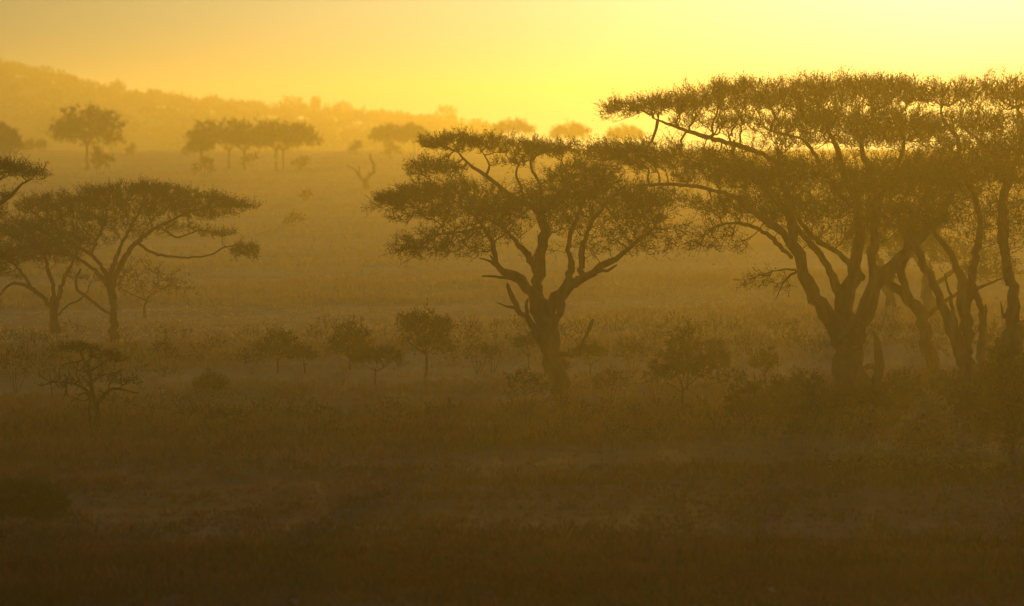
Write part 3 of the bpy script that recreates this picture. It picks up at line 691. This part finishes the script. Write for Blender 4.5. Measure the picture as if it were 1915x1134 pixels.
G1 = 'thorn shrubs between the great acacias'
G2 = 'hazy bushes in the dust behind'
SHRUBS = [
    (305, 706, 634, 56, 'bare', 'thin two-stemmed bare shrub right of the left umbrella acacia trunk', 1.0),
    (519, 697, 618, 88, 'round', 'broad leafy shrub left of the small flat-topped shrub in the hazy gap', .9),
    (571, 702, 648, 40, 'umbrella', 'tiny flat-topped shrub just right of the broad leafy one', .6),
    (655, 694, 600, 84, 'round', 'rounded shrub behind the low dense umbrella shrub', 1.0),
    (703, 722, 645, 106, 'umbrella', 'low dense umbrella shrub left of the vase-shaped small acacia', 1.4),
    (797, 707, 578, 118, 'vase', 'vase-shaped small acacia with straight stem left of the central acacia', 1.4),
    (894, 699, 640, 56, 'bare', 'sparse shrub with curved stem left of the central acacia trunk', .9),
    (922, 697, 645, 42, 'bare', 'narrow upright shrub beside the curved-stem one', .8),
    (990, 692, 620, 56, 'umbrella', 'flat shrub half hidden behind the central acacia trunk', .8),
    (1105, 706, 640, 64, 'umbrella', 'small umbrella shrub just right of the broken branch', .9),
    (1182, 702, 638, 64, 'bare', 'bare twiggy shrub halfway between central and largest acacias', 1.0),
    (1276, 780, 655, 110, 'umbrella', 'two-stemmed thorn shrub with dark flat crown left of the largest acacia', 1.0),
    (1285, 730, 606, 96, 'round', 'tall rounded shrub rising behind the dark flat-crowned one', .75),
    (1343, 722, 636, 46, 'round', 'narrow dark shrub right of the tall rounded one', .8),
    (1430, 712, 655, 54, 'round', 'small faint bush left of the largest acacia trunk', .7),
    (1140, 765, 690, 84, 'bare', 'spreading bare shrub right of the central trunk base', 1.0),
    (985, 808, 690, 94, 'bare', 'tall bare shrub just left of the central trunk base', 1.1),
    (430, 815, 765, 96, 'bare', 'low scraggly shrub alone on the left grass', .8),
    (1420, 798, 705, 130, 'bush', 'dark thicket bush left of the largest trunk', 1.4),
    (1500, 790, 690, 110, 'bush', 'bush with twiggy top touching the left of the largest trunk', 1.2),
    (1594, 816, 715, 128, 'umbrella', 'wide flat shrub on a thin stem in front of the largest trunk', 1.7),
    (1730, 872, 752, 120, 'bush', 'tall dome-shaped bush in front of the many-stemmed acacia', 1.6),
    (1640, 878, 832, 170, 'low', 'low spreading mound bush left of the dome-shaped one', 1.2),
    (1815, 880, 836, 130, 'low', 'low mound bush right of the dome-shaped one', 1.0),
    (1895, 850, 640, 130, 'bush', 'big dark bush at the right edge', 1.8),
    (1690, 775, 690, 90, 'bush', 'bush filling the gap right of the dead stub', 1.1),
    (1790, 790, 700, 110, 'bush', 'dark bush at the foot of the leaning trunk', 1.3),
    (1862, 690, 606, 62, 'bush', 'faint bush seen between the right-edge stems', .8),
    (30, 735, 650, 70, 'bare', 'pale bare shrub at the left edge below the arching limb', .9),
    (108, 712, 640, 50, 'bare', 'thin bare sapling behind the dark thorn tree', .8),
    (30, 980, 900, 190, 'bush', 'dark blurred bush in the bottom left foreground', 3.0),
    (395, 735, 690, 60, 'low', 'little low shrub in the grass right of the bare two-stemmed one', .7),
    (470, 700, 660, 50, 'bare', 'faint twiggy sapling left of the broad leafy shrub', .6),
    (1040, 700, 655, 44, 'low', 'small shrub pressed against the central trunk', .6),
    (1225, 745, 690, 60, 'bare', 'thin bare shrub left of the two-stemmed thorn shrub', .7),
    (1365, 760, 690, 66, 'bare', 'straggly bare shrub left of the dark thicket', .8),
]
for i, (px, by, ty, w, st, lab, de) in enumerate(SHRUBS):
    shrub(px, by, ty, w, st, lab, group=G1, seed=100 + i, dens=de, mat=M_RIM if 'dome-shaped' in lab else None)

HAZY = [
    (272, 636, 478, 170, 'round', 'hazy round tree just right of and behind the left umbrella acacia trunk'),
]
for i, (px, by, ty, w, st, lab) in enumerate(HAZY):
    shrub(px, by - (40 if st == 'round' else 12), ty, w * 1.15, st, lab, name='hazy_tree' if st in ('round', 'umbrella') else 'hazy_bush', cat='tree' if st in ('round', 'umbrella') else 'bush', group=G2, seed=200 + i, dens=1.2, sz=.6, lf=.5)

build_plant('hazy_tree', 'hazy tree with pale trunk behind the gap right of the largest acacia', 'tree', (1680, 625), 268.0, [
    dict(pts=[(1681, 630), (1678, 600), (1668, 570), (1655, 530), (1648, 490)], r=[.3, .28, .26, .22, .15]),
    dict(pts=[(1660, 545), (1672, 510), (1690, 470), (1700, 440)], r=(.16, .06)),
    dict(pts=[(1650, 500), (1630, 460), (1610, 430)], r=(.14, .06))],
    [(1660, 440, 80, 28, 160), (1620, 460, 40, 20, 60), (1710, 455, 40, 20, 60)], seed=51, sh=7, leaf=(.15, .06))
build_plant('hazy_tree', 'hazy tree seen between the stems of the many-stemmed acacia', 'tree', (1740, 630), 262.0, [
    dict(pts=[(1742, 640), (1738, 590), (1734, 540), (1738, 500)], r=[.36, .34, .32, .22]),
    dict(pts=[(1736, 545), (1765, 520), (1800, 500), (1840, 510)], r=(.18, .06)),
    dict(pts=[(1738, 520), (1715, 490), (1700, 460)], r=(.15, .06))],
    [(1770, 480, 90, 24, 170), (1845, 515, 50, 18, 60), (1720, 460, 60, 22, 90)], seed=52, sh=7, leaf=(.15, .06))

# ------------------------------------------------------------------ far trees on the slope
FAR = dict(sh=5, shlen=(.35, .8), leaves=2, leaf=(.42, .2), stem=.02, twig=.012, limb_sides=6, leaf_mat=M_LEAF)


def far_tree(px, by, ty, w, label, stems=((0, 0),), flat=.5, n=170, lo=.42, seed=0, name='far_acacia', D=None, ground=True, group=None, lean=0):
    D = D or depth_of(px, by)
    hpx = by - ty; s = D / F
    r = np.random.default_rng(seed)
    limbs = []
    R = .018 * hpx * s + .05
    for (dx, k) in stems:
        x0 = px + dx
        fy = by - hpx * lo
        limbs.append(dict(pts=[(x0, by + 1), (x0 + r.uniform(-1, 1), (by + fy) / 2), (x0 + lean * .3 + r.uniform(-1, 1), fy)], r=(R * 1.1, R * .85), part='trunk', grow=True, **{'from': .8}))
        for a in (-.75, -.35, .1, .45, .8):
            xe = x0 + (px - x0) * .3 + a * w * .45
            limbs.append(dict(pts=[(x0 + lean * .3, fy + 1), ((x0 * .55 + xe * .45), fy - hpx * .16), (xe, ty + hpx * (.2 + .22 * abs(a)))], r=(R * .55, R * .15)))
    pads = [(px + lean, ty + hpx * .22, w * .36, hpx * .2, n), (px - w * .27, ty + hpx * .36, w * .24, hpx * .16, n // 2), (px + w * .27, ty + hpx * .36, w * .24, hpx * .16, n // 2),
            (px, ty + hpx * .42, w * .42, hpx * .12, n // 2)]
    if flat < .5:
        pads += [(px - w * .2, ty + hpx * .52, w * .26, hpx * .12, n // 3), (px + w * .22, ty + hpx * .54, w * .26, hpx * .12, n // 3)]
    return build_plant(name, label, 'tree', (px, by), D, limbs, pads, group=group, seed=seed, ground=ground, **FAR)


G3 = 'acacias on the far slope'
far_tree(163, 318, 198, 126, 'lone rounded acacia on the far slope below the hill at left', flat=.3, n=190, seed=61, group=G3)
far_tree(418, 318, 228, 128, 'leftmost wide umbrella acacia of the far clump, two slim trunks', stems=((10, 0), (39, 0)), n=190, lo=.4, seed=62, group=G3)
far_tree(528, 320, 228, 134, 'right-hand domed umbrella acacia of the far clump, forked trunk', stems=((-12, 0), (2, 0)), n=210, lo=.42, seed=63, group=G3)
far_tree(376, 318, 246, 42, 'slim small acacia at the left end of the far clump', n=60, seed=64, group=G3)
far_tree(731, 296, 234, 72, 'left one of the two paired far trees at centre', n=120, seed=65, group=G3)
far_tree(774, 296, 234, 54, 'right one of the two paired far trees at centre', n=100, seed=66, group=G3)
far_tree(-5, 322, 236, 84, 'round-headed far tree cut by the left edge', flat=.3, n=170, seed=67, group=G3)
far_tree(960, 276, 225, 76, 'faint far tree left of the two behind the crown of the central acacia', n=110, seed=68, D=940, group=G3)
far_tree(1066, 278, 232, 70, 'faint far tree above the right part of the central crown', flat=.3, n=110, seed=69, D=960, group=G3)
far_tree(1168, 280, 236, 66, 'faint far tree below the left crown tip of the largest acacia', flat=.3, n=100, seed=70, D=980, group=G3)


def far_bush(px, by, ty, w, label, seed=0, n=60, D=None, group='bushes on the far slope'):
    D = D or depth_of(px, by)
    hpx = by - ty
    limbs = [dict(pts=[(px + a * w * .1, by + 1), (px + a * w * .25, by - hpx * .3), (px + a * w * .4, ty + hpx * .35)], r=(.06, .02), part='stem', grow=True) for a in (-1, -.2, .7)]
    n = int(n * .65)
    r = np.random.default_rng(seed); j = r.uniform(-.25, .25, 4)
    pads = [(px + w * j[0], ty + hpx * .3, w * .26, hpx * .28, n // 2), (px + w * (.15 + j[1]), ty + hpx * .5, w * .3, hpx * .26, n // 2), (px + w * (j[2] - .2), ty + hpx * .6, w * .26, hpx * .24, n // 3)]
    return build_plant('far_bush', label, 'bush', (px, by), D, limbs, pads, group=group, seed=seed, **FAR)


far_bush(189, 328, 276, 44, 'tall bush at the right foot of the lone rounded far acacia', 71, 80)
far_bush(667, 292, 267, 20, 'small round bush left of the paired far trees', 72)
far_bush(384, 332, 296, 34, 'bush below the left end of the far acacia clump', 73, 50)
far_bush(352, 292, 274, 26, 'small bush behind the left end of the far acacia clump', 74, 40)
far_bush(78, 286, 262, 30, 'larger of two bushes on the skyline slope left of the lone rounded acacia', 75)
far_bush(50, 286, 264, 24, 'smaller of two bushes on the skyline slope near the left edge', 76)
far_bush(246, 292, 274, 14, 'tiny far bush between the lone acacia and the far clump', 77, 30)
far_bush(731, 297, 270, 28, 'bush under the left one of the paired far trees', 78, 50)
far_bush(560, 318, 296, 30, 'bush at the right foot of the domed far acacia', 79, 40)
far_bush(468, 312, 290, 26, 'bush between the trunks of the far acacia clump', 80, 40)
far_bush(572, 376, 360, 22, 'faint bush on the bare slope below the far clump', 81, 14)
far_bush(548, 424, 406, 24, 'faint bush lower on the bare slope left of the central acacia', 82, 14)

DD = depth_of(683, 356)
build_plant('dead_tree', 'dead leafless tree with raised forked arms on the far slope', 'tree', (683, 356), DD, [
    dict(pts=[(683, 360), (683, 350), (683, 342)], r=(.3, .24)),
    dict(pts=[(683, 344), (676, 334), (670, 326), (664, 318), (656, 313), (648, 309)], r=[.17, .15, .12, .09, .06, .03]),
    dict(pts=[(670, 326), (672, 316), (670, 311)], r=(.09, .04)),
    dict(pts=[(683, 344), (690, 331), (698, 321), (699, 309), (694, 299), (692, 288)], r=[.2, .18, .17, .15, .11, .06]),
    dict(pts=[(686, 336), (689, 324), (690, 317)], r=(.08, .03)),
    dict(pts=[(696, 322), (700, 312), (704, 307)], r=(.06, .03)),
], [], seed=90, bark=M_BARK, thick=1.35)

# ------------------------------------------------------------------ trees along the ridge of the hill, and its wood
G4 = 'trees standing out on the ridge line'


def ridge_tree(px, ty, hgt, w, label, seed, flat=.5):
    D = RIDGE_D - 15
    x = (px - W / 2) * D / F
    z = float(hill_z(np.array([x]), np.array([D]))[0])
    by = HY + (HC - z) * F / D + 2
    far_tree(px, by, min(ty, by - 12), w, label, flat=flat, n=80, seed=seed, D=D, ground=False, group=G4, name='ridge_tree')


ridge_tree(219, 150, 40, 26, 'lollipop-shaped tree standing alone on the ridge at left', 301, .3)
ridge_tree(262, 176, 26, 30, 'low tree on the ridge right of the lollipop-shaped one', 302)
ridge_tree(290, 168, 26, 28, 'leaning bushy tree on the ridge between lollipop tree and flat crowns', 303)
ridge_tree(436, 192, 22, 34, 'low bushy tree on the ridge above the far clump', 307)
ridge_tree(547, 179, 30, 50, 'flat-crowned tree on the ridge above the domed far acacia', 304)
ridge_tree(590, 181, 30, 20, 'narrow tree on the ridge beside the flat-crowned one', 305, .3)
ridge_tree(640, 190, 26, 40, 'wide low tree on the ridge right of the narrow one', 308)
ridge_tree(834, 197, 34, 42, 'rounded tall tree on the ridge above the central gap', 306, .3)


def wood(name, label, n, yr, xr, size, seed, mat):
    r = np.random.default_rng(seed)
    px = r.uniform(xr[0], xr[1], n)
    y = np.where(r.uniform(0, 1, n) < .4, r.uniform(yr[1] - 45, yr[1], n), r.uniform(yr[0], yr[1], n))
    x = (px - W / 2) * y / F
    z = hill_z(x, y)
    Bs, Ds, Ls = [], [], []
    for i in range(n):
        sc = size * r.uniform(.45, 1.25) ** 1.2
        k = int(32 * r.uniform(.7, 1.2))
        u = unit(r.normal(size=(k, 3))) * (r.uniform(0, 1, k) ** .45)[:, None]
        u[:, 2] = u[:, 2] * .62 + .35
        lean = r.normal(0, .25, 2)
        p = np.array([x[i], y[i], z[i] + sc * .42]) + u * np.array([sc * r.uniform(.7, 1.2), sc * .9, sc * .9]) + np.outer(u[:, 2], np.append(lean, 0)) * sc
        Bs.append(p); Ds.append(u + np.array([0, 0, .5])); Ls.append(np.full(k, sc * .3))
    B, Dr, L = np.vstack(Bs), np.vstack(Ds), np.concatenate(Ls)
    V, Q = shoots(B, Dr, L, r, 2, size * .42, size * .26, .03)
    o = link(name, mesh_quads(name, V, Q), mat)
    o['kind'] = 'stuff'; o['label'] = label; o['category'] = 'wood'


wood('hill_wood', 'scrubby wood covering the far hill', 1050, (1180, 1612), (-420, 930), 3.1, 401, M_WOOD)

# ------------------------------------------------------------------ pale lumps added as the small bright glints in the grass
def glint_lump(px, py, size, label, seed):
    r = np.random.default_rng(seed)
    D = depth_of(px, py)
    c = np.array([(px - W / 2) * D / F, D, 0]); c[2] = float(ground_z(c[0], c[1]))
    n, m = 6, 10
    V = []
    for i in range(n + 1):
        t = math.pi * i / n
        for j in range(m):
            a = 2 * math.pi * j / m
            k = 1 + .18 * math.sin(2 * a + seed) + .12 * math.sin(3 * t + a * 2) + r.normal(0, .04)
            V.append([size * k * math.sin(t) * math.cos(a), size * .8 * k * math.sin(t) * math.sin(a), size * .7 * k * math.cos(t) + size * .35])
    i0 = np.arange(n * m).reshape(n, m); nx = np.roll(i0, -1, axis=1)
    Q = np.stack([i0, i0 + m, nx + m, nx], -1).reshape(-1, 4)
    o = link('pale_glint', mesh_quads('pale_glint', np.array(V), Q), M_GLINT)
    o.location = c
    o['label'] = label; o['category'] = 'glint_lump'; o['group'] = 'pale glints in the grass'


glint_lump(301, 735, .16, 'pale glint lump in the grass below the two-stemmed bare shrub', 1)
glint_lump(809, 686, .12, 'pale glint lump just right of the stem of the vase-shaped acacia', 2)
glint_lump(1026, 744, .17, 'pale glint lump at the left foot of the central acacia trunk', 3)
glint_lump(552, 1128, .12, 'blurred pale glint lump at the bottom edge left of centre', 4)
glint_lump(1444, 1108, .14, 'blurred pale glint lump in the bottom foreground right of centre', 5)

# ------------------------------------------------------------------ grass and undergrowth
def grass(name, label, n, d0, d1, hrange, blades, seed, width, mat):
    r = np.random.default_rng(seed)
    u = r.uniform(0, 1, n * 2)
    y = d0 * (d1 / d0) ** u                          # denser near the camera
    x = r.uniform(-.15, .15, n * 2) * y
    patch = wave(x * .9, y * .7, .16, 77, 5)
    keep = r.uniform(0, 1, n * 2) < np.clip(.6 + .6 * patch, .32, 1)
    x, y, patch = x[keep][:n], y[keep][:n], patch[keep][:n]
    n = len(x)
    z = ground_z(x, y)
    hh = r.uniform(*hrange, n) * np.clip(.75 + .8 * patch, .35, 1.6)
    V, Q = [], []
    off = 0
    for b in range(blades):
        a = r.uniform(0, 2 * math.pi, n); sp = r.uniform(.03, .16, n)
        bx, by = x + np.cos(a) * sp, y + np.sin(a) * sp
        h = hh * r.uniform(.6, 1.2, n); ln = h * r.uniform(.15, .7, n)
        ta = a + r.normal(0, .5, n)
        w = width * r.uniform(.6, 1.3, n); wa = r.uniform(0, math.pi, n)
        wx, wy = np.cos(wa) * w, np.sin(wa) * w * .5
        p0 = np.stack([bx - wx, by - wy, z - .03], 1); p1 = np.stack([bx + wx, by + wy, z - .03], 1)
        mx, my = bx + np.cos(ta) * ln * .4, by + np.sin(ta) * ln * .4
        p2 = np.stack([mx + wx * .7, my + wy * .7, z + h * .65], 1)
        p3 = np.stack([bx + np.cos(ta) * ln, by + np.sin(ta) * ln, z + h], 1)
        V.append(np.stack([p0, p1, p2, p3], 1).reshape(-1, 3))
        Q.append(off + (np.arange(n) * 4)[:, None] + np.array([[0, 1, 2, 3]]))
        off += n * 4
    o = link(name, mesh_quads(name, np.vstack(V), np.vstack(Q)), mat)
    o['kind'] = 'stuff'; o['label'] = label; o['category'] = 'grass'


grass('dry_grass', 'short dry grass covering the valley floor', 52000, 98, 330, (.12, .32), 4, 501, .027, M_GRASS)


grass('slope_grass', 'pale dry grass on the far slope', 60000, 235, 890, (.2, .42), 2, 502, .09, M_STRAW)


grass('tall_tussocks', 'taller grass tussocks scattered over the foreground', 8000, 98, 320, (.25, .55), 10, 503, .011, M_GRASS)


def undergrowth(n, seed, d0, d1, name, label, big):
    r = np.random.default_rng(seed)
    y = r.uniform(d0, d1, n); x = r.uniform(-.145, .145, n) * y
    k = wave(x, y, .12, 91, 3) + .25 * (x / y > .05)
    m = k > -.1
    x, y = x[m], y[m]
    z = ground_z(x, y)
    Bs, Ds, Ls = [], [], []
    for i in range(len(x)):
        sc = r.uniform(.3, 1.0) * big; c = int(28 * sc + 8)
        u = unit(r.normal(size=(c, 3))) * (r.uniform(0, 1, c) ** .5)[:, None]; u[:, 2] = np.abs(u[:, 2])
        Bs.append(np.array([x[i], y[i], z[i]]) + u * np.array([sc * .9, sc * .8, sc * .8])); Ds.append(u + np.array([0, 0, .6])); Ls.append(np.full(c, .25 + sc * .2))
    V, Q = shoots(np.vstack(Bs), np.vstack(Ds), np.concatenate(Ls), r, 3, .13, .05, .008)
    o = link(name, mesh_quads(name, V, Q), M_SHRUB)
    o['kind'] = 'stuff'; o['label'] = label; o['category'] = 'undergrowth'


undergrowth(420, 601, 178, 250, 'undergrowth', 'low scrubby undergrowth between the shrubs', 1.0)
undergrowth(420, 602, 104, 185, 'low_scrub', 'low dark scrub dotted over the foreground grass', .75)

# ------------------------------------------------------------------ dusty air
def haze_box():
    x0, x1, y0, y1, z0, z1 = -1150, 1150, -160, 2700, -2.5, 45
    v = [(x0, y0, z0), (x1, y0, z0), (x1, y1, z0), (x0, y1, z0), (x0, y0, z1), (x1, y0, z1), (x1, y1, z1), (x0, y1, z1)]
    q = [(0, 3, 2, 1), (4, 5, 6, 7), (0, 1, 5, 4), (1, 2, 6, 5), (2, 3, 7, 6), (3, 0, 4, 7)]
    m = bpy.data.materials.new('dusty_air'); m.use_nodes = True
    n, l = m.node_tree.nodes, m.node_tree.links
    n.clear()
    out = n.new('ShaderNodeOutputMaterial')
    pv = n.new('ShaderNodeVolumePrincipled')
    pv.inputs['Color'].default_value = (1.0, .87, .42, 1)
    pv.inputs['Density'].default_value = HAZE
    pv.inputs['Anisotropy'].default_value = HAZE_G
    l.new(pv.outputs[0], out.inputs['Volume'])
    o = link('haze', mesh_quads('haze', np.array(v, float), np.array(q)), m)
    o['kind'] = 'stuff'; o['label'] = 'golden dust haze filling the valley'; o['category'] = 'haze'


HAZE = .00054
HAZE_G = .80
haze_box()
